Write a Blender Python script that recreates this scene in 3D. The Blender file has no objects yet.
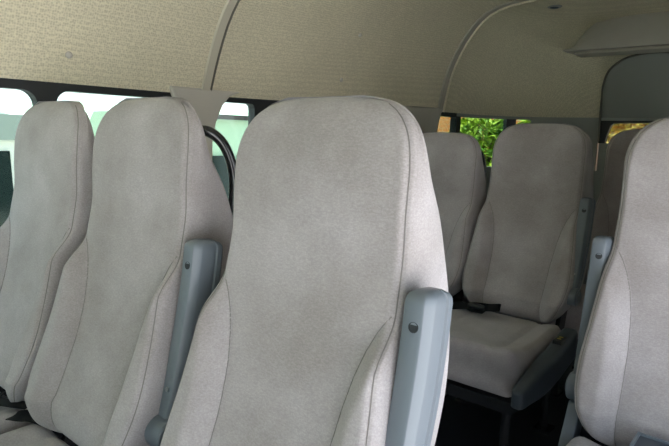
import bpy, bmesh, math, random
from mathutils import Vector, Matrix
random.seed(7)
sc = bpy.context.scene
COL = sc.collection
Z0 = 0.42                      # height of the cushion top above the cabin floor
GROUND = -0.55                 # street level below the cabin floor
REC = math.tan(math.radians(14.61))   # recline of the backrests

# ---------------------------------------------------------------- materials
def mat(name, color, rough=.6, metal=0.0, spec=.5, noise=None, bump=None, sheen=0):
    m = bpy.data.materials.new(name); m.use_nodes = True
    nt = m.node_tree; b = nt.nodes['Principled BSDF']
    b.inputs['Base Color'].default_value = (*color, 1)
    b.inputs['Roughness'].default_value = rough
    b.inputs['Metallic'].default_value = metal
    b.inputs['Specular IOR Level'].default_value = spec
    if sheen: b.inputs['Sheen Weight'].default_value = sheen
    tc = nt.nodes.new('ShaderNodeTexCoord')
    if noise:                                  # noise = (scale, amount): gentle dirt / wear variation
        n = nt.nodes.new('ShaderNodeTexNoise'); n.inputs['Scale'].default_value = noise[0]
        n.inputs['Detail'].default_value = 5
        nt.links.new(tc.outputs['Object'], n.inputs['Vector'])
        r = nt.nodes.new('ShaderNodeValToRGB')
        a = noise[1]
        r.color_ramp.elements[0].position = .3; r.color_ramp.elements[1].position = .7
        r.color_ramp.elements[0].color = (*[c*(1-a) for c in color], 1)
        r.color_ramp.elements[1].color = (*[min(1, c*(1+a)) for c in color], 1)
        nt.links.new(n.outputs['Fac'], r.inputs['Fac'])
        nt.links.new(r.outputs['Color'], b.inputs['Base Color'])
    if bump:                                   # bump = (scale, strength, distance)
        n2 = nt.nodes.new('ShaderNodeTexNoise'); n2.inputs['Scale'].default_value = bump[0]
        n2.inputs['Detail'].default_value = 3
        nt.links.new(tc.outputs['Object'], n2.inputs['Vector'])
        bp = nt.nodes.new('ShaderNodeBump'); bp.inputs['Strength'].default_value = bump[1]
        bp.inputs['Distance'].default_value = bump[2]
        nt.links.new(n2.outputs['Fac'], bp.inputs['Height'])
        nt.links.new(bp.outputs['Normal'], b.inputs['Normal'])
    return m

def fabric(name, color):
    m = bpy.data.materials.new(name); m.use_nodes = True
    nt = m.node_tree; N = nt.nodes; L = nt.links; b = N['Principled BSDF']
    b.inputs['Roughness'].default_value = .92
    b.inputs['Specular IOR Level'].default_value = .15
    b.inputs['Sheen Weight'].default_value = .25
    b.inputs['Sheen Roughness'].default_value = .6
    tc = N.new('ShaderNodeTexCoord')
    oi = N.new('ShaderNodeObjectInfo')
    # large soft soiling
    off = N.new('ShaderNodeVectorMath'); off.operation = 'ADD'
    L.new(tc.outputs['Object'], off.inputs[0]); L.new(oi.outputs['Location'], off.inputs[1])
    n = N.new('ShaderNodeTexNoise'); n.inputs['Scale'].default_value = 6; n.inputs['Detail'].default_value = 4
    n.inputs['Roughness'].default_value = .55
    L.new(off.outputs[0], n.inputs['Vector'])
    r = N.new('ShaderNodeValToRGB')
    r.color_ramp.elements[0].position = .32; r.color_ramp.elements[1].position = .68
    r.color_ramp.elements[0].color = (color[0]*.78, color[1]*.76, color[2]*.74, 1)
    r.color_ramp.elements[1].color = (color[0]*1.08, color[1]*1.08, color[2]*1.10, 1)
    L.new(n.outputs['Fac'], r.inputs['Fac'])
    # weave
    mp = N.new('ShaderNodeMapping'); mp.inputs['Scale'].default_value = (150, 260, 420)
    L.new(tc.outputs['Object'], mp.inputs['Vector'])
    w1 = N.new('ShaderNodeTexNoise'); w1.inputs['Scale'].default_value = 420; w1.inputs['Detail'].default_value = 2
    w2 = N.new('ShaderNodeTexNoise'); w2.inputs['Scale'].default_value = 1; w2.inputs['Detail'].default_value = 1
    L.new(tc.outputs['Object'], w1.inputs['Vector']); L.new(mp.outputs['Vector'], w2.inputs['Vector'])
    ad = N.new('ShaderNodeMath'); ad.operation = 'MULTIPLY'
    L.new(w1.outputs['Fac'], ad.inputs[0]); L.new(w2.outputs['Fac'], ad.inputs[1])
    mx = N.new('ShaderNodeMix'); mx.data_type = 'RGBA'; mx.blend_type = 'MULTIPLY'
    mr = N.new('ShaderNodeMapRange'); mr.inputs['From Min'].default_value = .12; mr.inputs['From Max'].default_value = .40; mr.inputs['To Min'].default_value = .86; mr.inputs['To Max'].default_value = 1.10
    L.new(ad.outputs[0], mr.inputs['Value'])
    mx.inputs['Factor'].default_value = 1
    L.new(r.outputs['Color'], mx.inputs['A']); L.new(mr.outputs['Result'], mx.inputs['B'])
    L.new(mx.outputs['Result'], b.inputs['Base Color'])
    n3 = N.new('ShaderNodeTexNoise'); n3.inputs['Scale'].default_value = 9; n3.inputs['Detail'].default_value = 2
    L.new(off.outputs[0], n3.inputs['Vector'])
    b1 = N.new('ShaderNodeBump'); b1.inputs['Strength'].default_value = .35; b1.inputs['Distance'].default_value = .012
    L.new(n3.outputs['Fac'], b1.inputs['Height'])
    b2 = N.new('ShaderNodeBump'); b2.inputs['Strength'].default_value = .13; b2.inputs['Distance'].default_value = .001
    L.new(ad.outputs[0], b2.inputs['Height']); L.new(b1.outputs['Normal'], b2.inputs['Normal'])
    L.new(b2.outputs['Normal'], b.inputs['Normal'])
    return m

def headliner_mat():
    m = bpy.data.materials.new('embossed_headliner'); m.use_nodes = True
    nt = m.node_tree; N = nt.nodes; L = nt.links; b = N['Principled BSDF']
    b.inputs['Roughness'].default_value = .75; b.inputs['Specular IOR Level'].default_value = .25
    tc = N.new('ShaderNodeTexCoord')
    v = N.new('ShaderNodeTexVoronoi'); v.inputs['Scale'].default_value = 140; v.inputs['Randomness'].default_value = .55
    L.new(tc.outputs['Object'], v.inputs['Vector'])
    mr = N.new('ShaderNodeMapRange'); mr.inputs['From Min'].default_value = .1; mr.inputs['From Max'].default_value = .7
    L.new(v.outputs['Distance'], mr.inputs['Value'])
    r = N.new('ShaderNodeValToRGB')
    r.color_ramp.elements[0].color = (.48, .43, .315, 1); r.color_ramp.elements[1].color = (.72, .655, .49, 1)
    L.new(mr.outputs['Result'], r.inputs['Fac'])
    n = N.new('ShaderNodeTexNoise'); n.inputs['Scale'].default_value = 3; L.new(tc.outputs['Object'], n.inputs['Vector'])
    mx = N.new('ShaderNodeMix'); mx.data_type = 'RGBA'; mx.blend_type = 'MULTIPLY'; mx.inputs['Factor'].default_value = 1
    m2 = N.new('ShaderNodeMapRange'); m2.inputs['To Min'].default_value = .9; m2.inputs['To Max'].default_value = 1.08
    L.new(n.outputs['Fac'], m2.inputs['Value'])
    L.new(r.outputs['Color'], mx.inputs['A']); L.new(m2.outputs['Result'], mx.inputs['B'])
    L.new(mx.outputs['Result'], b.inputs['Base Color'])
    bp = N.new('ShaderNodeBump'); bp.inputs['Strength'].default_value = .4; bp.inputs['Distance'].default_value = .002
    L.new(mr.outputs['Result'], bp.inputs['Height']); L.new(bp.outputs['Normal'], b.inputs['Normal'])
    return m

def glass_mat(name, tint):
    m = bpy.data.materials.new(name); m.use_nodes = True
    nt = m.node_tree; N = nt.nodes; L = nt.links
    N.remove(N['Principled BSDF']); out = N['Material Output']
    t = N.new('ShaderNodeBsdfTransparent'); t.inputs['Color'].default_value = (*tint, 1)
    g = N.new('ShaderNodeBsdfGlossy'); g.inputs['Roughness'].default_value = .02
    lw = N.new('ShaderNodeLayerWeight'); lw.inputs['Blend'].default_value = .5
    pw = N.new('ShaderNodeMath'); pw.operation = 'POWER'; pw.inputs[1].default_value = 4
    f = N.new('ShaderNodeMath'); f.operation = 'MULTIPLY_ADD'; f.inputs[1].default_value = .6; f.inputs[2].default_value = .03
    L.new(lw.outputs['Facing'], pw.inputs[0]); L.new(pw.outputs[0], f.inputs[0])
    mx = N.new('ShaderNodeMixShader')
    L.new(f.outputs[0], mx.inputs[0]); L.new(t.outputs[0], mx.inputs[1]); L.new(g.outputs[0], mx.inputs[2])
    L.new(mx.outputs[0], out.inputs['Surface'])
    return m

def brick_mat():
    m = bpy.data.materials.new('orange_brick'); m.use_nodes = True
    nt = m.node_tree; N = nt.nodes; L = nt.links; b = N['Principled BSDF']; b.inputs['Roughness'].default_value = .9
    tc = N.new('ShaderNodeTexCoord'); mp = N.new('ShaderNodeMapping'); mp.inputs['Rotation'].default_value = (math.pi/2, 0, 0)
    br = N.new('ShaderNodeTexBrick'); br.inputs['Scale'].default_value = 3
    br.inputs['Color1'].default_value = (.70, .27, .08, 1); br.inputs['Color2'].default_value = (.6, .19, .05, 1)
    br.inputs['Mortar'].default_value = (.6, .42, .28, 1)
    L.new(tc.outputs['Object'], mp.inputs['Vector']); L.new(mp.outputs['Vector'], br.inputs['Vector'])
    L.new(br.outputs['Color'], b.inputs['Base Color'])
    return m

def leaf_mat(name, c1, c2):
    m = bpy.data.materials.new(name); m.use_nodes = True
    nt = m.node_tree; N = nt.nodes; L = nt.links; b = N['Principled BSDF']; b.inputs['Roughness'].default_value = .5
    tc = N.new('ShaderNodeTexCoord'); n = N.new('ShaderNodeTexNoise'); n.inputs['Scale'].default_value = 5
    L.new(tc.outputs['Object'], n.inputs['Vector'])
    r = N.new('ShaderNodeValToRGB'); r.color_ramp.elements[0].position = .4; r.color_ramp.elements[1].position = .6
    r.color_ramp.elements[0].color = (*c1, 1); r.color_ramp.elements[1].color = (*c2, 1)
    L.new(n.outputs['Fac'], r.inputs['Fac']); L.new(r.outputs['Color'], b.inputs['Base Color'])
    return m

M = dict(
    fabric=fabric('grey_woven_seat_fabric', (.40, .372, .378)),
    thread=mat('seam_thread', (.20, .185, .18), .9),
    plastic=mat('blue_grey_plastic', (.145, .170, .20), .40, spec=.5, bump=(600, .08, .0006)),
    disc=mat('hinge_plastic', (.13, .155, .185), .36),
    darkplastic=mat('slate_plastic', (.05, .063, .08), .42),
    black=mat('black_rubber', (.012, .014, .016), .45),
    steel=mat('black_painted_steel', (.015, .016, .018), .22, spec=.7),
    screw=mat('screw_metal', (.35, .37, .38), .3, metal=.9),
    hole_shade=mat('recess_shade', (.02, .025, .03), .7),  # near-black colour painted in for the shade inside a screw hole
    webbing=mat('belt_webbing', (.008, .009, .010), .75, spec=.15, bump=(300, .3, .0005)),
    liner=headliner_mat(),
    trim=mat('taupe_trim', (.40, .365, .305), .55, noise=(4, .05)),
    strip=mat('beige_seam_strip', (.50, .46, .37), .5),
    stripedge=mat('seam_dark_edge', (.13, .12, .10), .7),  # dark line colour of the ceiling seams
    greytrim=mat('grey_trim', (.50, .47, .42), .6, noise=(5, .06)),
    rear=mat('cool_grey_trim', (.30, .31, .285), .6),
    duct=mat('pale_duct_plastic', (.50, .475, .44), .5, noise=(6, .05)),
    floor=mat('dark_navy_floor', (.012, .015, .024), .55, noise=(20, .2)),
    glass=glass_mat('window_glass', (.80, .88, .84)),
    dimming=glass_mat('rear_dimming_glass', (.06, .07, .07)),  # heavy tint added to unseen right windows to keep the rear dark
    tint=glass_mat('tinted_glass', (.36, .42, .38)),
    asphalt=mat('pale_concrete', (.60, .59, .58), .9, noise=(1.5, .08)),  # even pale concrete colour of the ground
    vanwhite=mat('white_paint', (.72, .74, .72), .25, noise=(1, .02)),
    vangrey=mat('silver_grey_paint', (.26, .31, .30), .3),
    vangreen=mat('pale_green_paint', (.40, .55, .42), .3),
    vanglass=mat('dark_vehicle_glass', (.008, .018, .018), .12),
    rubber=mat('tyre_rubber', (.02, .02, .02), .8),
    brick=brick_mat(),
    leaf=leaf_mat('green_leaves', (.14, .30, .03), (.55, .68, .08)),
    leaf_o=leaf_mat('orange_leaves', (.55, .20, .04), (.75, .55, .12)),
    stem=mat('stem_bark', (.10, .07, .04), .9),
    tag=mat('yellow_marking', (.6, .45, .08), .6),
)

# ---------------------------------------------------------------- helpers
def build(name, verts, faces, m, parent=None, smooth=True, loc=(0, 0, 0), mats=None, fm=None, rot=None):
    me = bpy.data.meshes.new(name)
    me.from_pydata([tuple(v) for v in verts], [], [tuple(f) for f in faces])
    for mm in (mats or [m]): me.materials.append(mm)
    if fm:
        for p, i in zip(me.polygons, fm): p.material_index = i
    bm = bmesh.new(); bm.from_mesh(me); bmesh.ops.recalc_face_normals(bm, faces=bm.faces); bm.to_mesh(me); bm.free()
    if smooth:
        for p in me.polygons: p.use_smooth = True
        try: me.set_sharp_from_angle(angle=math.radians(42))
        except Exception: pass
    o = bpy.data.objects.new(name, me); COL.objects.link(o); o.location = loc
    if rot: o.rotation_euler = rot
    if parent: o.parent = parent
    return o

def tag(o, label=None, cat=None, group=None, kind=None):
    for k, v in (('label', label), ('category', cat), ('group', group), ('kind', kind)):
        if v: o[k] = v
    return o
def empty(name, loc, label, cat, group=None):
    o = bpy.data.objects.new(name, None); o.empty_display_size = .1; COL.objects.link(o); o.location = loc
    return tag(o, label, cat, group)
def struct(o): o['kind'] = 'structure'; return o

class G:
    def __init__(s): s.v = []; s.f = []; s.m = []
    def add(s, vs, fs, mi=0):
        b = len(s.v); s.v += [Vector(v) for v in vs]; s.f += [[i+b for i in f] for f in fs]; s.m += [mi]*len(fs); return s
    def box(s, x0, x1, y0, y1, z0, z1, mi=0):
        v = [(x, y, z) for x in (x0, x1) for y in (y0, y1) for z in (z0, z1)]
        return s.add(v, [(0,1,3,2),(4,6,7,5),(0,4,5,1),(2,3,7,6),(0,2,6,4),(1,5,7,3)], mi)
    def prism(s, pts, axis, a, b, mi=0):     # polygon in the other two axes extruded along axis
        def P(p, t):
            q = list(p); q.insert(axis, t); return q
        n = len(pts); v = [P(p, a) for p in pts] + [P(p, b) for p in pts]
        f = [list(range(n)), list(range(2*n-1, n-1, -1))] + [(i, (i+1) % n, n+(i+1) % n, n+i) for i in range(n)]
        return s.add(v, f, mi)
    def loft(s, rings, cap=True, closed=True, mi=0):
        n = len(rings[0]); v = [p for r in rings for p in r]; f = []
        for i in range(len(rings)-1):
            for j in range(n if closed else n-1):
                k = (j+1) % n; f.append((i*n+j, i*n+k, (i+1)*n+k, (i+1)*n+j))
        if cap: f += [list(range(n-1, -1, -1)), [(len(rings)-1)*n+j for j in range(n)]]
        return s.add(v, f, mi)
    def tube(s, pts, r, n=10, mi=0, flat=None):
        pts = [Vector(p) for p in pts]; rings = []; up = None
        for i, p in enumerate(pts):
            t = (pts[min(i+1, len(pts)-1)] - pts[max(i-1, 0)]).normalized()
            if up is None: up = Vector((0, 0, 1)) if abs(t.z) < .9 else Vector((1, 0, 0))
            a = t.cross(up).normalized(); b = a.cross(t).normalized(); up = b
            rr = r[i] if isinstance(r, (list, tuple)) else r
            rings.append([p + a*(rr*math.cos(2*math.pi*k/n)) + b*((flat or rr)*math.sin(2*math.pi*k/n)) for k in range(n)])
        return s.loft(rings, mi=mi)
    def ob(s, name, m, parent=None, **k):
        if isinstance(m, list): return build(name, s.v, s.f, None, parent, mats=m, fm=s.m, **k)
        return build(name, s.v, s.f, m, parent, **k)

def interp(x, pts):
    if x <= pts[0][0]: return pts[0][1]
    for (a, b), (c, d) in zip(pts, pts[1:]):
        if x <= c: return b + (d-b)*(x-a)/(c-a) if c > a else d
    return pts[-1][1]
def smooth_interp(x, pts):                 # catmull-rom through the points
    n = len(pts)
    if x <= pts[0][0]: return pts[0][1]
    if x >= pts[-1][0]: return pts[-1][1]
    for i in range(n-1):
        if x <= pts[i+1][0]:
            x0, y0 = pts[i]; x1, y1 = pts[i+1]; h = x1-x0; t = (x-x0)/h
            m0 = (y1-pts[i-1][1])/(x1-pts[i-1][0]) if i else (y1-y0)/h
            m1 = (pts[i+2][1]-y0)/(pts[i+2][0]-x0) if i+2 < n else (y1-y0)/h
            return (2*t**3-3*t*t+1)*y0+(t**3-2*t*t+t)*h*m0+(-2*t**3+3*t*t)*y1+(t**3-t*t)*h*m1
def sstep(t): t = max(0, min(1, t)); return t*t*(3-2*t)
def spline(pts, n=8):
    pts = [Vector(p) for p in pts]; out = []
    for i in range(len(pts)-1):
        p0 = pts[max(i-1, 0)]; p1 = pts[i]; p2 = pts[i+1]; p3 = pts[min(i+2, len(pts)-1)]
        for k in range(n):
            t = k/n
            out.append(.5*((2*p1)+(-p0+p2)*t+(2*p0-5*p1+4*p2-p3)*t*t+(-p0+3*p1-3*p2+p3)*t**3))
    out.append(pts[-1]); return out

def rounded_box(hx, hy, hz, r, n=14, fn=None):
    g = G()
    for ax in range(3):
        for sg in (-1, 1):
            vs = []; fs = []
            for i in range(n+1):
                for j in range(n+1):
                    def rm(t): t = -1+2*t; return math.copysign(abs(t)**.75, t)   # crowd the edges a little
                    p = [0, 0, 0]; p[ax] = sg; p[(ax+1) % 3] = rm(i/n); p[(ax+2) % 3] = rm(j/n)
                    h = (hx, hy, hz)
                    q = Vector((p[0]*hx, p[1]*hy, p[2]*hz))
                    c = Vector([max(-(h[k]-r), min(h[k]-r, q[k])) for k in range(3)])
                    d = q-c
                    if d.length > 1e-9: q = c+d.normalized()*r
                    vs.append(fn(q) if fn else q)
            for i in range(n):
                for j in range(n):
                    a = i*(n+1)+j; fs.append((a, a+1, a+n+2, a+n+1))
            g.add(vs, fs)
    bm = bmesh.new()
    bv = [bm.verts.new(v) for v in g.v]
    for f in g.f: bm.faces.new([bv[i] for i in f])
    bmesh.ops.remove_doubles(bm, verts=bm.verts, dist=1e-5)
    bm.verts.index_update()
    out = G(); out.add([v.co.copy() for v in bm.verts], [[v.index for v in f.verts] for f in bm.faces]); bm.free()
    return out

# ---------------------------------------------------------------- seat shapes (u lateral, v rearward, w up from the cushion)
H = .764
AW = [(-.012, .12), (.0, .145), (.03, .178), (.07, .200), (.12, .215), (.18, .219), (.27, .212), (.345, .205), (.42, .198),
      (.50, .195), (.58, .194), (.65, .194), (.675, .191), (.70, .184), (.72, .173), (.737, .157), (.752, .132), (.760, .103), (.764, .08)]
VF = [(-.012, .035), (.03, .008), (.08, -.004), (.10, .004), (.16, .018), (.25, .028), (.35, .030), (.44, .027), (.52, .018),
      (.60, .000), (.68, -.012), (.764, -.010)]
SEAM = [(-.02, .116), (.10, .117), (.22, .121), (.30, .129), (.35, .139), (.39, .152), (.42, .166), (.443, .181), (.455, .190)]
def front_v(u, w, a):
    au = abs(u); v = smooth_interp(w, VF)
    v -= .010*sstep((.30-w)/.2)*0
    # centre of the panel is slightly hollow lower down, bolsters swell forward
    us = interp(w, SEAM)
    k = sstep((.465-w)/.10)
    v -= (.020+.020*sstep(w/.15))*k*sstep((au-us+.012)/.058)
    v -= .006*math.exp(-((w-.16)/.10)**2)*(1-(au/.2)**2)
    v += .006*(au/max(a, .01))**2*sstep((w-.45)/.1)
    # sewn seams pull the cover in
    if w < .455: v += .0045*k*math.exp(-((au-us)*.85/.0045)**2)
    v += .003*math.exp(-((au-(a-.009))/.0038)**2)*sstep((w-.0)/.05)*(1-sstep((w-.745)/.015))
    return v
def backrest_mesh(name):
    ws = []
    k = 0
    w = -.012
    while w < H-.002:
        ws.append(w)
        w += .0035 if (w < .06 or w > .66) else .007
    ws += [H-.0012, H]
    rings = []; seam_pts = {('e', -1): [], ('e', 1): [], ('b', -1): [], ('b', 1): []}
    NF = 100
    for w in ws:
        a = smooth_interp(w, AW); r = min(.022, a*.5); rb = min(.05, a*.5, (smooth_interp(w, [(0, .12), (.5, .12), (.58, .09), (.65, .055), (.70, .036), (.764, .02)]))*.42)
        tt = max(0, (w-(H-.04))/.04); it = 1-math.sqrt(max(0, 1-tt*tt))
        bt = max(0, (.05-w)/.062); ib = 1-math.sqrt(max(0, 1-min(1, bt)**2))
        f_in = .020*it + .030*ib; b_in = .012*it + .03*ib
        vb = smooth_interp(w, [(-.02, .125), (.12, .17), (.28, .222), (.40, .218), (.50, .176), (.58, .122), (.65, .060), (.70, .036), (.764, .016)])
        sh = w*REC
        def fv(u):
            au = abs(u); e = 0
            if au > a-r: q = (au-(a-r))/r; e = r*(1-math.sqrt(max(0, 1-q*q)))
            return front_v(u, w, a)+e+f_in
        ring = []
        for i in range(NF+1):
            t = -1+2*i/NF
            x = a*math.sin(t*math.pi/2)*.35+a*t*.65
            ring.append(Vector((x, fv(x)+sh, w)))
        v0 = fv(a); vbk = vb-b_in
        for q in (.2, .4, .6, .8): ring.append(Vector((a+.004*math.sin(q*math.pi), v0+(vbk-rb*.8-v0)*q+sh, w)))
        for i in range(7):
            an = i/6*math.pi/2; ring.append(Vector((a-rb+rb*math.cos(an), vbk-rb*.8+rb*.8*math.sin(an)+sh, w)))
        for i in range(1, 8):
            x = (a-rb)*(1-2*i/8); ring.append(Vector((x, vbk+sh, w)))
        for i in range(7):
            an = i/6*math.pi/2; ring.append(Vector((-(a-rb)-rb*math.sin(an), vbk-rb*.8+rb*.8*math.cos(an)+sh, w)))
        for q in (.8, .6, .4, .2): ring.append(Vector((-a-.004*math.sin(q*math.pi), v0+(vbk-rb*.8-v0)*q+sh, w)))
        rings.append(ring)
        for s in (-1, 1):
            if .02 < w < .757: seam_pts[('e', s)].append((s*(a-.009), fv(a-.009)+sh-.0002, w))
            if .0 < w < .452:
                us = interp(w, SEAM); seam_pts[('b', s)].append((s*us, fv(us)+sh-.0002, w))
    g = G(); g.loft(rings, cap=False)
    n = len(rings[0])
    for ri, dz in ((0, -.002), (len(rings)-1, .0008)):
        c = sum((p for p in rings[ri]), Vector())/n; c.z += dz
        b = len(g.v); g.v.append(c)
        for j in range(n): g.f.append([ri*n+j, ri*n+(j+1) % n, b]); g.m.append(0)
    for p in seam_pts.values(): g.tube(p[::2], .0011, 5, mi=1)
    # stitched seam across the top of the side panel
    o = g.ob(name, [M['fabric'], M['thread']])
    return o
back_src = backrest_mesh('backrest')

def cushion_fn(q):
    u, v, w = q
    t = (v+.26)/.26                        # -1 at the front .. 1 at the back
    top = sstep((w+.06)/.07)
    w2 = w + top*(.045*sstep((-t-.1)/.9)) + top*.012*sstep((abs(u)-.14)/.08)
    w2 -= .012*top*math.exp(-((abs(u)-.13)/.012)**2)*.5
    bot = 1-top
    v2 = v + bot*.03*sstep((-t-.2)/.8)
    u2 = u*(1-.05*sstep(t))
    return Vector((u2, v2, w2))
g = rounded_box(.224, .26, .066, .042, 30, None)
g.v = [cushion_fn(Vector((p.x, p.y-.22, p.z-.061))) for p in g.v]
g.tube([(s, -.47+.0*i, -.0) for i, s in enumerate((0, 0.001))], .0005, 4, mi=1)
cushion_src = g.ob('seat_cushion', [M['fabric'], M['thread']])

def armrest_src():
    g = G(); path = spline([(0, .076, .085), (0, .090, .14), (0, .117, .22), (0, .146, .33), (0, .163, .42), (0, .171, .486)], 8)
    rings = []; n = len(path)
    for i, p in enumerate(path):
        t = i/(n-1)
        tan = (path[min(i+1, n-1)]-path[max(i-1, 0)]).normalized(); nor = Vector((0, -tan.z, tan.y)).normalized()
        if nor.y > 0: nor = -nor           # forward
        hw = .0165+.0045*sstep(t*1.5); hd = .018+.016*sstep(t*1.6)
        e = 1
        if t > .93: e = math.sqrt(max(.02, 1-((t-.93)/.07)**2*.75))
        if t < .05: e = .8+.2*t/.05
        ring = []
        sec = [(-.70, 1), (.42, 1), (.60, .96), (.98, .58), (1, .48), (1, -.28), (.86, -.34), (.86, -.50), (1.02, -.56), (1.02, -.88), (.85, -1), (-.85, -1), (-1, -.86), (-1, -.30), (-1, 0), (-1, .72), (-.93, .92)]
        for a, b in sec: ring.append(p + Vector((a*hw*e, 0, 0)) + nor*(b*hd*e))
        rings.append(ring)
    g.loft(rings)
    return g.ob('armrest', M['plastic'])
arm_src = armrest_src()
bv = arm_src.modifiers.new('b', 'BEVEL'); bv.width = .0018; bv.segments = 2; bv.limit_method = 'ANGLE'; bv.angle_limit = math.radians(35)
def disc(r, x0, x1, c, seg=28, rim=.003):
    g = G(); rings = []
    for x, rr in ((x0, r-rim), (x0+rim*(1 if x1 > x0 else -1), r), (x1-rim*(1 if x1 > x0 else -1), r), (x1, r-rim)):
        rings.append([Vector((x, c[0]+rr*math.cos(2*math.pi*k/seg), c[1]+rr*math.sin(2*math.pi*k/seg))) for k in range(seg)])
    g.loft(rings); return g
hinge_g = disc(.034, -.024, .0245, (.078, .119))
hinge_g.add(*(lambda q: (q.v, q.f))(disc(.025, -.028, .0285, (.078, .119))))
hinge_src = hinge_g.ob('hinge_cap', M['disc'])
def screw_at(v, w, r, m, name):                     # small cap on the front face, axis along the face normal
    g = G(); nor = Vector((0, -.975, .22)).normalized(); up = Vector((0, .22, .975)); x = Vector((1, 0, 0))
    c = Vector((0, v, w)); rings = []
    for d, rr in ((-.003, r), (.0012, r), (.0018, r*.8), (.0012, r*.78)):
        rings.append([c+nor*d+x*(rr*math.cos(2*math.pi*k/16))+up*(rr*math.sin(2*math.pi*k/16)) for k in range(16)])
    g.loft(rings); return g.ob(name, m)
hole_cap_src = screw_at(.166-.0335, .440, .0080, M['hole_shade'], 'painted_recess')  # solid dark cap, its colour stands in for a shaded hole
screw_src = screw_at(.112-.0305, .205, .0045, M['screw'], 'screw')
g = G(); g.prism([(.120, .085), (.062, .085), (-.075, -.16), (.005, -.16)], 0, -.018, .012)
bracket_src = g.ob('armrest_bracket', M['plastic']); m_ = bracket_src.modifiers.new('b', 'BEVEL'); m_.width = .003; m_.segments = 2
# grab handle: steel hoop behind the upper back
g = G(); g.tube(spline([(.10, .235, .69), (.13, .262, .695), (.150, .292, .665), (.158, .312, .60), (.158, .305, .52), (.15, .27, .46), (.13, .21, .44)], 8), .0115, 12)
handle_src = g.ob('grab_handle', M['steel'])
# side shield with recliner lever housing
def shield_fn(p):
    t = (p.y+.26)/.24
    k = .55+.45*sstep((t+1)/.8)
    z = p.z*k*1.0 + .02*t + (.02*sstep(t))
    return Vector((p.x*(1-.25*sstep(-t)), p.y, z-.04))
g = rounded_box(.03, .24, .058, .024, 14)
g.v = [shield_fn(Vector((p.x, p.y-.26, p.z))) for p in g.v]
shield_src = g.ob('side_shield', M['darkplastic'])
g = rounded_box(.016, .035, .014, .005, 6); g.v = [p+Vector((0, -.14, .030)) for p in g.v]
buckle_src = g.ob('belt_buckle', M['black'])
g = G()
for dy in (-.155, -.135): g.box(-.006, .006, dy, dy+.006, .0435, .0455)
mark_src = g.ob('buckle_mark', M['tag'])
# seat frame and legs under the cushion
g = G(); g.box(-.21, .21, -.42, .06, -.185, -.145)
for s in (-1, 1): g.prism([(.02, -.17), (.10, -.17), (.19, .16), (.13, .16)], 0, s*.17-.008, s*.17+.008)
frame_src = g.ob('seat_frame', M['steel'], smooth=False)
def leg_src(u, v):
    g = G(); g.tube([(u, v, -.16), (u, v-.01, -.30), (u, v, -.41)], .016, 10); g.box(u-.03, u+.03, v-.035, v+.035, -Z0, -Z0+.012)
    return g.ob('leg', M['steel'])
legs_src = [leg_src(u, v) for u in (-.17, .17) for v in (-.36, .02)]

for o in [back_src, cushion_src, arm_src, hinge_src, hole_cap_src, screw_src, bracket_src, handle_src, shield_src, buckle_src, mark_src, frame_src]+legs_src:
    COL.objects.unlink(o)

def put(src, parent, loc=(0, 0, Z0), scale=None):
    o = src.copy(); COL.objects.link(o); o.parent = parent; o.location = loc
    if scale: o.scale = scale
    return o
def seat(x, y, label, arm=0, handle=True, shield=0, hscale=1, bracket=False, reach=.238, group='grey fabric passenger seats'):
    r = empty('passenger_seat', (x, y, 0), label, 'seat', group)
    put(back_src, r, scale=(1, 1, hscale)); put(cushion_src, r); put(frame_src, r)
    for l in legs_src: put(l, r)
    if handle: put(handle_src, r, scale=(1, 1, hscale))
    if arm:
        ax = (reach if not shield else .218) if arm > 0 else .218
        a = put(arm_src, r, (arm*ax, -.02 if shield else 0, Z0-(.02 if arm < 0 else 0)))
        for s in (hinge_src, hole_cap_src, screw_src): put(s, a, (0, 0, 0))
        if bracket:
            put(bracket_src, r, (arm*ax, 0, Z0-.02))
    if shield:
        s = put(shield_src, r, (shield*.262, -.03, Z0-.018))
        b = put(buckle_src, s, (0, 0, 0))
        put(mark_src, s, (0, 0, 0))
    return r

seat_A = seat(-1.5933, .508, 'grey fabric seat at the left window, leftmost in the front row', 0, handle=False)
seat_B = seat(-1.1373, .508, 'grey fabric seat in the front row with a raised armrest, beside the window seat', 1)
seat_C = seat(-.6206, .508, 'largest pale grey seat in the centre, nearest the camera, with raised armrest on its right', 1, handle=False, hscale=.988, reach=.229)
seat_G = seat(-.1646, 1.3324, 'pale grey seat at the right edge, across the aisle, armrest on its left side', -1, bracket=True, handle=False)
seat_D = seat(-1.318, 2.1214, 'shaded grey seat in a back row, seen just behind the big centre seat', 0, hscale=.942)
seat_E = seat(-.8688, 2.1214, 'shaded grey seat beside the aisle in a back row, cushion and dark armrest visible', 1, shield=1)
rear_lab = ['dark grey rear bench seat whose top shows above the aisle-side back-row seat',
            'dark grey rear bench seat between the raised back-row armrest and the right-edge seat']
for x, l in zip((-1.075, -.615), rear_lab):
    seat(x, 2.86, l, 0, handle=False)

# seat belts
def ribbon(pts, w, th=.0025, side=None):
    pts = spline(pts, 8); g = G(); rings = []
    side = Vector(side or (0, 0, 1))
    for i, p in enumerate(pts):
        t = (pts[min(i+1, len(pts)-1)]-pts[max(i-1, 0)]).normalized()
        a = (side - t*side.dot(t)).normalized()*(w/2); b = t.cross(a).normalized()*(th/2)
        rings.append([p-a-b, p+a-b, p+a+b, p-a+b])
    g.loft(rings); return g
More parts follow.
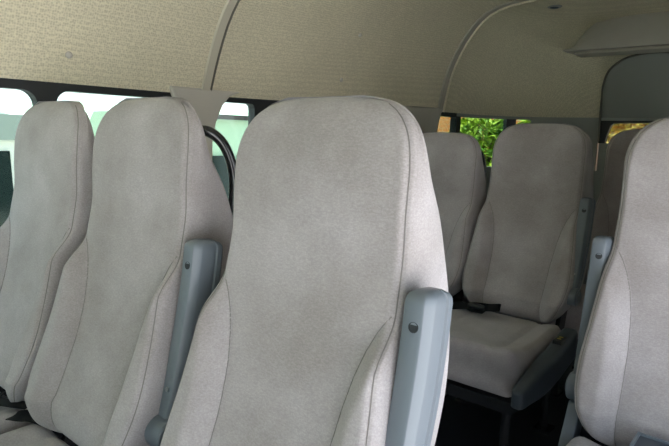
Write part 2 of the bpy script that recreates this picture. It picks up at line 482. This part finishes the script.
# belt on the shaded aisle seat (E)
g = ribbon([(-.22, -.02, Z0+.018), (-.14, -.045, Z0+.02), (-.09, -.09, Z0+.03), (-.05, -.10, Z0+.035)], .04, side=(.5, 1, .3))
g2 = ribbon([(-.20, -.10, Z0+.025), (-.12, -.06, Z0+.034), (-.06, -.04, Z0+.036), (-.02, -.04, Z0+.045), (-.01, -.07, Z0+.05), (-.04, -.09, Z0+.05), (-.08, -.09, Z0+.04)], .028, side=(0, .4, 1))
g.add(g2.v, g2.f)
g.ob('seat_belt', M['webbing'], seat_E)
g = rounded_box(.035, .014, .009, .005, 6); g.v = [Vector((p.x-.09, p.y-.09, p.z+Z0+.045)) for p in g.v]
g.ob('buckle', M['black'], seat_E)
# belts lying on the front-row cushions at the lower left
g = ribbon([(.03, .02, Z0+.004), (.10, -.02, Z0+.022), (.17, -.005, Z0+.03), (.22, .015, Z0+.034)], .03, side=(0, 1, .1))
g.ob('seat_belt', M['webbing'], seat_A)
g = ribbon([(-.218, -.03, Z0+.03), (-.205, -.03, Z0+.035), (-.19, .0, Z0+.03), (-.16, .03, Z0+.012)], .03, side=(0, 1, .1))
g.ob('seat_belt', M['webbing'], seat_B)
# the dark case on the right-edge seat
root = empty('plastic_case', (-.155, 1.25, Z0+.008), 'dark grey plastic case lying on the right-edge seat cushion', 'case')
g = G(); g.box(-.075, .075, -.06, .055, 0, .072); o = g.ob('case_body', M['darkplastic'], root, smooth=False)
m_ = o.modifiers.new('b', 'BEVEL'); m_.width = .004; m_.segments = 2
g = G()
for a in ((-.072, .072, .046, .052), (-.072, .072, -.057, -.051), (-.072, -.066, -.051, .046), (.066, .072, -.051, .046)): g.box(*a, .072, .077)
g.ob('case_rim', M['plastic'], root, smooth=False)

# ---------------------------------------------------------------- vehicle shell
XL, XC, YR = -1.888, -.84, 4.2
XR = 2*XC-XL
S1 = [(0,.836),(.052,.97),(.113,1.094),(.176,1.177),(.28,1.28),(.42,1.37),(.6,1.43),(.85,1.46),(1.048,1.47)]
S2 = [(0,.862),(.039,1.057),(.118,1.234),(.24,1.388),(.362,1.454),(.538,1.477),(.8,1.49),(1.048,1.495)]
DX = [0, .01, .025, .04, .06, .085, .113, .145, .176, .21, .25, .30, .362, .42, .5, .6, .72, .85, 1.048]
def prof(y, dx):
    k = min(max((y-1.444)/(3.274-1.444), 0), 1.0)
    return (1-k)*smooth_interp(dx, S1)+k*smooth_interp(dx, S2)
left_path = [(XL, -2.3+i*.2) for i in range(0, 29)]          # to y = 3.3
corner = [(-1.886, 3.45), (-1.875, 3.6), (-1.85, 3.75), (-1.80, 3.88), (-1.72, 4.0), (-1.61, 4.09), (-1.48, 4.15), (-1.33, 4.185), (-1.176, 4.2), (-1.0, 4.2), (-.84, 4.2)]
half = left_path+corner
path = half+[(2*XC-x, y) for x, y in half[::-1][1:]]
def liner_pt(p, dx, off=0):
    x, y = p; yc = min(y, 3.2); c = Vector((XC, yc)); d = c-Vector((x, y)); L = d.length
    q = Vector((x, y))+d*(dx/1.048)
    z = prof(y, dx)
    return Vector((q.x, q.y, z+Z0+off))
g = G()
rings = []
for p in path:
    inner = [liner_pt(p, dx) for dx in DX]
    outer = [liner_pt((p[0]+(-.05 if p[0] < XC else .05), p[1]+(.05 if p[1] > 3.6 else 0)), dx, .06) for dx in reversed(DX)]
    rings.append(inner+outer)
g.loft(rings)
struct(g.ob('ceiling', M['liner']))

def rib(y, w, h, name, mats, y_off=0, wedge=0):
    """moulding strip that follows the headliner section at y, across the roof"""
    g = G(); rings = []; P = []
    for s in (1, -1):
        pts = [liner_pt((XL if s == 1 else XR, y), dx) for dx in (DX if s == 1 else DX[::-1][1:])]
        P += pts
    n = len(P)
    for i, p in enumerate(P):
        t = (P[min(i+1, n-1)]-P[max(i-1, 0)]).normalized(); nn = Vector((t.z, 0, -t.x))
        if nn.z > 0 and abs(nn.z) > .3: nn = -nn
        rings.append([p+Vector((0, -w/2-.004, 0))-nn*.004, p+Vector((0, -w/2, 0))+nn*h*.2, p+Vector((0, -w/2+.003, 0))+nn*h, p+Vector((0, w/2-.003, 0))+nn*h*(1-wedge), p+Vector((0, w/2, 0))+nn*h*.2, p+Vector((0, w/2+.004, 0))-nn*.004])
    g.loft(rings); o = g.ob(name, mats); struct(o); return o
rib(1.430, .040, .006, 'trim_1', M['strip'])
rib(1.4565, .004, .007, 'trim_2', M['stripedge'])
rib(3.262, .055, .010, 'trim_3', M['trim'])
rib(3.296, .012, .022, 'trim_4', M['liner'])

# headliner buttons
def button(p, n, r, lab):
    p = Vector(p); n = Vector(n).normalized(); a = n.orthogonal().normalized(); b = n.cross(a)
    g = G(); rings = []
    for d, rr in ((-.003, r), (.002, r), (.005, r*.8), (.0065, r*.35)):
        rings.append([p+n*d+a*(rr*math.cos(k*math.pi/8))+b*(rr*math.sin(k*math.pi/8)) for k in range(16)])
    g.loft(rings); return tag(g.ob('liner_button', M['greytrim']), lab, 'fastener', 'round headliner buttons')
button((-1.843, .877, .921+Z0), (1, 0, -.35), .011, 'round button on the tan headliner above the left window')
button((-1.759, 2.254, 1.174+Z0), (1, 0, -.5), .010, 'upper round button on the headliner above the centre seat')
button((-1.857, 2.239, .966+Z0), (1, 0, -.3), .011, 'lower round button on the headliner above the centre seat')
button((-1.70, 3.93, 1.235+Z0), (1, -.8, -.5), .010, 'round button on the dark rear headliner')

# round roof lamp housing
root = empty('roof_lamp', (-1.30, 3.52, 1.484+Z0), 'small round dark ceiling lamp on the rear headliner', 'lamp')
g = G(); rings = []
for z, r in ((.012, .045), (-.004, .045), (-.010, .036), (-.010, .028)): rings.append([(r*math.cos(k*math.pi/16), r*math.sin(k*math.pi/16), z) for k in range(32)])
g.loft(rings); g.ob('bezel', M['rear'], root)
g = G(); rings = []
for z, r in ((-.008, .027), (-.014, .022), (-.017, .01)): rings.append([(r*math.cos(k*math.pi/12), r*math.sin(k*math.pi/12), z) for k in range(24)])
g.loft(rings); g.ob('lens', M['darkplastic'], root)

# rear overhead duct
root = empty('air_duct', (XC, 3.8, 1.25+Z0), 'pale grey overhead air duct across the rear of the ceiling', 'duct')
prof_x = [(-1.30, 1.250), (-1.27, 1.285), (-1.22, 1.35), (-1.16, 1.395), (-1.06, 1.425), (-.95, 1.44), (XC, 1.445)]
prof_x = prof_x+[(2*XC-x, z) for x, z in prof_x[::-1][1:]]
g = G(); rings = []
for x, z in prof_x:
    zb = 1.250; k = min(1, (z-zb)/.19)
    rings.append([Vector((x-XC, a-3.8, b-1.25)) for a, b in ((3.73, zb), (3.735, zb+.012), (3.79-.02*k, (z+zb)/2), (3.86, z+.012), (3.90, z+.05), (4.00, z+.05), (4.00, zb+.01), (3.80, zb))])
g.loft(rings); g.ob('duct_cover', M['duct'], root)
g = G(); g.box(-.40, .40, -.055, .10, -.022, -.002); o = g.ob('outlet_lip', M['trim'], root, smooth=False)
m_ = o.modifiers.new('b', 'BEVEL'); m_.width = .006; m_.segments = 3

# left wall: sill, posts, frames and panes
SL, TL = .30+Z0, .85+Z0
g = G(); g.box(XL-.06, XL, -2.3, 3.5, 0, SL); struct(g.ob('wall_left', M['greytrim'], smooth=False))
def post(yz, name):
    g = G(); g.prism(yz, 0, XL-.055, XL+.014); o = struct(g.ob(name, M['greytrim'], smooth=False))
    m = o.modifiers.new('b', 'BEVEL'); m.width = .01; m.segments = 3; m.limit_method = 'ANGLE'; m.angle_limit = .9
def zz(l): return [(y, z+Z0) for y, z in l]
post(zz([(1.30, .30), (1.30, .70), (1.295, .79), (1.28, .83), (1.262, .862), (1.62, .862), (1.555, .840), (1.515, .80), (1.482, .73), (1.465, .65), (1.46, .30)]), 'trim_5')
post(zz([(2.04, .30), (2.04, .74), (2.02, .81), (1.98, .862), (3.33, .885), (3.275, .85), (3.25, .79), (3.235, .72), (3.22, .30)]), 'trim_6')  # hidden front part widened to cut light on the rear ceiling
def window(name, y0, y1, z0, z1, x=XL, fr=.03, r=.045, m='glass', dp=.045):
    """black rubber frame with round inner corners and a pane"""
    def ring(y0, y1, z0, z1, r):
        P = []
        for cy, cz, a0 in ((y1-r, z1-r, 0), (y0+r, z1-r, 90), (y0+r, z0+r, 180), (y1-r, z0+r, 270)):
            for k in range(7): a = math.radians(a0+15*k); P.append((cy+r*math.cos(a), cz+r*math.sin(a)))
        return P
    s = 1 if x < XC else -1
    A = ring(y0-fr, y1+fr, z0-fr, z1+fr, .012); B = ring(y0, y1, z0, z1, r)
    g = G(); xs = (x-s*dp, x-s*.003)
    g.loft([[(xs[0], *p) for p in A], [(xs[1], *p) for p in A], [(xs[1], *p) for p in B], [(xs[0], *p) for p in B], [(xs[0], *p) for p in A]], cap=False)
    f = struct(g.ob(name, M['black'], smooth=False))
    g = G(); g.prism(ring(y0-.01, y1+.01, z0-.01, z1+.01, r), 0, x-s*(dp-.012), x-s*(dp-.016))
    p = g.ob('pane', M[m], f, smooth=False); return f
window('window_1', -1.35, .795, .34+Z0, .808+Z0)
window('window_2', .853, 1.30, .34+Z0, .812+Z0, fr=.0285)
window('window_3', 1.44, 1.70, .34+Z0, .818+Z0, r=.02)
window('window_4', 1.76, 2.03, .34+Z0, .820+Z0, fr=.03)  # ends early behind the centre seat to let in less light
window('window_5', 3.20, 3.50, .34+Z0, .836+Z0, m='tint', r=.02, fr=.03, dp=.02)
# header rail above the panes
g = G(); g.box(XL-.055, XL-.001, -2.3, 3.5, .835+Z0, .905+Z0); struct(g.ob('trim_7', M['black'], smooth=False))
# front quarter post
g = G(); g.box(XL-.055, XL+.01, -2.3, -1.38, SL, TL+.02); struct(g.ob('trim_8', M['greytrim'], smooth=False))

# curved rear corners with quarter glass, and the tailgate
def curved(path, z0, z1, th, name, m, off=0, kind=True):
    g = G(); rings = []
    n = len(path)
    for i, (x, y) in enumerate(path):
        a = Vector(path[max(i-1, 0)]); b = Vector(path[min(i+1, n-1)]); t = (b-a).normalized()
        nn = Vector((-t.y, t.x))
        if nn.dot(Vector((XC, 3.2))-Vector((x, y))) > 0: nn = -nn
        p = Vector((x, y))+nn*off; q = p+nn*th
        rings.append([(p.x, p.y, z0), (q.x, q.y, z0), (q.x, q.y, z1), (p.x, p.y, z1)])
    g.loft(rings); o = g.ob(name, m, smooth=False)
    if kind: struct(o)
    return o
CP = [(Vector(p)) for p in spline([(XL, 3.5, 0), (-1.875, 3.62, 0), (-1.85, 3.75, 0), (-1.80, 3.88, 0), (-1.72, 4.0, 0), (-1.61, 4.09, 0), (-1.48, 4.15, 0), (-1.33, 4.185, 0), (-1.176, 4.2, 0)], 4)]
CP = [(p.x, p.y) for p in CP]
def sub(a, b): return CP[a:b+1]
mir = lambda P: [(2*XC-x, y) for x, y in P]
full = CP+[(XC, 4.2)]+mir(CP)[::-1]
curved(full, 0, .50+Z0, .05, 'wall_back', M['rear'])
curved(full, .842+Z0, .93+Z0, .05, 'trim_9', M['rear'], off=.001)
for k, P in (('l', CP), ('r', mir(CP))):
    for a, b in ((0, 2), (15, 17), (20, 32)):
        curved(P[a:b+1], .50+Z0, .842+Z0, .05, 'trim_10', M['black' if b < 20 else 'rear'])
    for i, (a, b) in enumerate(((2, 15), (17, 20))):
        curved(P[a:b+1], .50+Z0, .842+Z0, .004, 'window_6', M['tint'], off=.008)
# tailgate window
root = struct(build('door_1', *(lambda g: (g.v, g.f))(G().box(-1.17, -.51, 4.205, 4.25, .50+Z0, .69+Z0)), M['rear'], smooth=False))
g = G()
zt0, zt1 = .69+Z0, .842+Z0
g.prism([(-1.176, zt0), (-1.135, zt0), (-1.125, .745+Z0), (-1.105, zt1-.03), (-1.085, zt1-.018), (-.60, zt1-.010), (-.575, zt1-.03), (-.555, .745+Z0), (-.545, zt0), (-.504, zt0), (-.504, zt1+.01), (-1.176, zt1+.01)], 1, 4.205, 4.25)
g.ob('door_frame', M['black'], root, smooth=False)
g = G(); g.box(-1.15, -.53, 4.225, 4.229, zt0-.01, zt1); g.ob('pane', M['tint'], root, smooth=False)
# tailgate opening moulding (arch line on the rear headliner)
arch = [(-1.168, 4.185, .70), (-1.170, 4.175, .85), (-1.168, 4.165, 1.00), (-1.155, 4.13, 1.08), (-1.115, 4.08, 1.16), (-1.03, 4.03, 1.215), (-.95, 4.0, 1.235), (XC, 3.98, 1.245)]
arch = arch+[(2*XC-x, y, z) for x, y, z in arch[::-1][1:]]
g = G(); g.tube(spline([(x, y, z+Z0) for x, y, z in arch], 6), .007, 8); struct(g.ob('trim_11', M['stripedge']))
g = G()
ap = spline([(x, y+.005, z+Z0) for x, y, z in arch], 6)
n = len(ap); base = [(p.x, 4.195, .66+Z0) for p in ap]
g.loft([[p, Vector((p.x, p.y+.02, p.z))] + [Vector((b[0], 4.21, min(p.z, .86+Z0)-.0)), Vector((b[0], 4.19, min(p.z, .86+Z0)))] for p, b in zip(ap, base)], cap=True)
struct(g.ob('trim_12', M['rear']))

# right side: open sliding door at the front, windows behind it tinted to dim the rear
g = G(); g.box(XR, XR+.06, 1.34, 3.5, 0, .36+Z0); g.box(XR, XR+.06, -2.3, -.75, 0, .17+Z0); struct(g.ob('wall_right', M['greytrim'], smooth=False))
g = G()
for a, b in ((1.34, 1.42), (1.96, 2.14), (2.96, 3.20), (3.44, 3.5)): g.box(XR-.005, XR+.055, a, b, .36+Z0, .88+Z0)
for a, b in ((-.85, -.75), (-2.3, -2.2)): g.box(XR-.005, XR+.055, a, b, .17+Z0, .88+Z0)
struct(g.ob('trim_13', M['greytrim'], smooth=False))
window('window_7', 1.45, 1.93, .39+Z0, .82+Z0, XR, m='dimming')
window('window_8', 2.17, 2.93, .39+Z0, .82+Z0, XR, m='dimming')
window('window_9', -2.17, -.88, .20+Z0, .82+Z0, XR)
g = G(); g.box(XR+.001, XR+.055, -2.3, 3.5, .850+Z0, .905+Z0); struct(g.ob('trim_14', M['black'], smooth=False))
# front bulkhead and windscreen
g = G(); g.box(XL, XR, -2.36, -2.3, 0, .10+Z0); g.box(XL, XR, -2.36, -2.3, 1.15+Z0, 1.55+Z0)
g.box(XL, XL+.12, -2.36, -2.3, .10+Z0, 1.15+Z0); g.box(XR-.12, XR, -2.36, -2.3, .10+Z0, 1.15+Z0)
struct(g.ob('wall_front', M['greytrim'], smooth=False))
g = G(); g.box(XL+.12, XR-.12, -2.335, -2.33, .10+Z0, 1.15+Z0); struct(g.ob('window_10', M['glass'], smooth=False))
g = G(); g.box(XL-.05, XR+.05, -2.36, 4.25, -.06, 0); struct(g.ob('floor', M['floor'], smooth=False))

# ---------------------------------------------------------------- outside
g = G(); g.box(-30, 20, -20, 40, GROUND-.1, GROUND); struct(g.ob('ground', M['asphalt'], smooth=False))

def vehicle(loc, length, label, upper, lower, rows):
    """parked vehicle alongside, long axis along y; rows: (z0, z1, kind)"""
    r = empty('parked_van', (loc[0], loc[1], GROUND), label, 'vehicle', None)
    W = 1.7; g0 = -GROUND
    top = rows['top']; belt = rows['belt']; gt = rows['glass_top']
    def ring(y, k=1.0, dz=0):
        pts = [(0, .25), (.0, belt*.6), (-.01, belt), (-.05, gt), (-.09, top-.05), (-.20, top), (-W/2, top+.02), (-W+.20, top), (-W+.09, top-.05), (-W+.05, gt), (-W+.01, belt), (-W, belt*.6), (-W, .25)]
        return [Vector((x, y, .25+(z-.25)*k)) for x, z in pts]
    g = G(); g.loft([ring(0, .62), ring(.05, .82), ring(.18, .985), ring(.5, 1), ring(length-.3, 1), ring(length, .95)])
    g.ob('body', upper, r)
    g = G(); nwin = rows['n']; y0 = .55; step = (length-.72)/nwin
    for i in range(nwin):
        g2 = G(); a, b = y0+i*step, y0+(i+1)*step-.07
        g2.loft([[(-.004+.012, a, belt+.03), (-.004+.012, b, belt+.03), (-.044+.012, b, gt), (-.044+.012, a, gt)], [(-.03, a, belt+.03), (-.03, b, belt+.03), (-.07, b, gt), (-.07, a, gt)]])
        g2.ob('side_window', M['vanglass'], r, smooth=False)
    g = G(); g.box(-.07, -.035, .6, length-.1, rows['gut'][0], rows['gut'][1]); g.ob('roof_gutter', lower, r, smooth=False)
    for yy in (.9, length-.9):
        g = G(); rings = []
        for x, rr in ((-.22, .27), (-.2, .32), (-.03, .32), (.005, .27)): rings.append([(x, yy+rr*math.cos(k*math.pi/14), .32+rr*math.sin(k*math.pi/14)) for k in range(28)])
        g.loft(rings); w = g.ob('wheel', M['rubber'], r)
        g = G(); g.loft([[(x, yy+rr*math.cos(k*math.pi/14), .32+rr*math.sin(k*math.pi/14)) for k in range(28)] for x, rr in ((0, .18), (.012, .15))]); g.ob('hubcap', M['screw'], w)
    return r
b0 = Z0-GROUND
vehicle((-3.4, -2.6), 4.12, 'white van with dark windows parked outside the left windows', M['vanwhite'], M['vangrey'],
        dict(top=.835+b0, belt=.10+b0, glass_top=.56+b0, gut=(.62+b0, .76+b0), n=3))
vehicle((-3.4, 1.62), 3.7, 'pale green van parked outside the second left window', M['vangreen'], M['black'],
        dict(top=.875+b0, belt=.0+b0, glass_top=.52+b0, gut=(.790+b0, .825+b0), n=4))

def bush(loc, rad, h, n, m, label, group='bushes behind the minibus'):
    r = empty('bush', (loc[0], loc[1], GROUND), label, 'bush', group)
    g = G()
    for k in range(9):
        a = random.uniform(0, 6.28); rr = rad*.6*random.random()
        g.tube(spline([(0, 0, 0), (rr*.4*math.cos(a), rr*.4*math.sin(a), h*.4), (rr*math.cos(a), rr*math.sin(a), h*.85)], 4), [.03-.002*i for i in range(9)], 6)
    g.ob('stem', M['stem'], r)
    g = G()
    for k in range(n):
        a = random.uniform(0, 6.28); t = random.random()**.8; zc = h*(.12+.88*t)
        R = rad*math.sqrt(max(.05, 1-((t-.45)/.62)**2))*(.55+.5*random.random())
        c = Vector((R*math.cos(a), R*math.sin(a), zc)); s = random.uniform(.05, .11)
        d = Vector((random.gauss(0, 1), random.gauss(0, 1), random.gauss(0, .7))).normalized(); e = d.orthogonal().normalized()
        e = (e*math.cos(k)+d.cross(e)*math.sin(k)); f = d.cross(e)*.12*s
        g.add([c-d*s, c+e*s*.4+f, c+d*s, c-e*s*.4+f], [(0, 1, 2), (0, 2, 3)])
    g.ob('foliage', m, r, smooth=False)
    return r
bush((-3.85, 7.9), .62, 1.95, 2600, M['leaf'], 'bright green bush seen through the rear side window')
bush((-2.72, 7.3), .42, 2.0, 2400, M['leaf'], 'green bush behind the rear corner of the minibus')
bush((-2.2, 9.4), .6, 2.1, 2400, M['leaf_o'], 'orange and yellow leafed bush seen through the tailgate window')
g = G(); g.box(-9, 2.5, 11, 11.3, GROUND, 2.4); g.box(-9, 2.5, 10.95, 11.35, 2.4, 2.5)
tag(g.ob('brick_wall', M['brick'], smooth=False), 'orange brick wall behind the bushes', 'wall')

# ---------------------------------------------------------------- light
w = bpy.data.worlds.new('sky'); sc.world = w; w.use_nodes = True
nt = w.node_tree; bg = nt.nodes['Background']
tc = nt.nodes.new('ShaderNodeTexCoord'); sx = nt.nodes.new('ShaderNodeSeparateXYZ'); rp = nt.nodes.new('ShaderNodeValToRGB')
nt.links.new(tc.outputs['Generated'], sx.inputs[0]); nt.links.new(sx.outputs['Z'], rp.inputs['Fac']); nt.links.new(rp.outputs['Color'], bg.inputs['Color'])
rp.color_ramp.elements[0].color = (.90, .96, 1.0, 1); rp.color_ramp.elements[1].color = (.52, .72, 1.0, 1)
bg.inputs['Strength'].default_value = 1.1
sun = bpy.data.lights.new('sun', 'SUN'); sun.energy = 11; sun.angle = .05; sun.color = (1, .97, .92)
so = bpy.data.objects.new('sun', sun); COL.objects.link(so)
d = Vector((.32, .42, -1.0)).normalized(); so.rotation_euler = d.to_track_quat('-Z', 'Y').to_euler()

# ---------------------------------------------------------------- camera
cam = bpy.data.cameras.new('camera'); co = bpy.data.objects.new('camera', cam); COL.objects.link(co)
y, p, r = [math.radians(a) for a in (39.9348, 8.7102, 1.5635)]
F = Vector((-math.sin(y)*math.cos(p), math.cos(y)*math.cos(p), -math.sin(p)))
R = Vector((math.cos(y), math.sin(y), 0)); U = R.cross(F)
R2 = R*math.cos(r)+U*math.sin(r); U2 = -R*math.sin(r)+U*math.cos(r)
mt = Matrix((R2, U2, -F)).transposed().to_4x4(); mt.translation = (0, 0, .6933+Z0)
co.matrix_world = mt
cam.sensor_width = 36; cam.lens = 571.5/669*36; cam.clip_start = .02
sc.camera = co
vs = sc.view_settings; vs.view_transform = 'Standard'; vs.look = 'None'; vs.gamma = 1; vs.use_curve_mapping = False
vs.exposure = 1.2
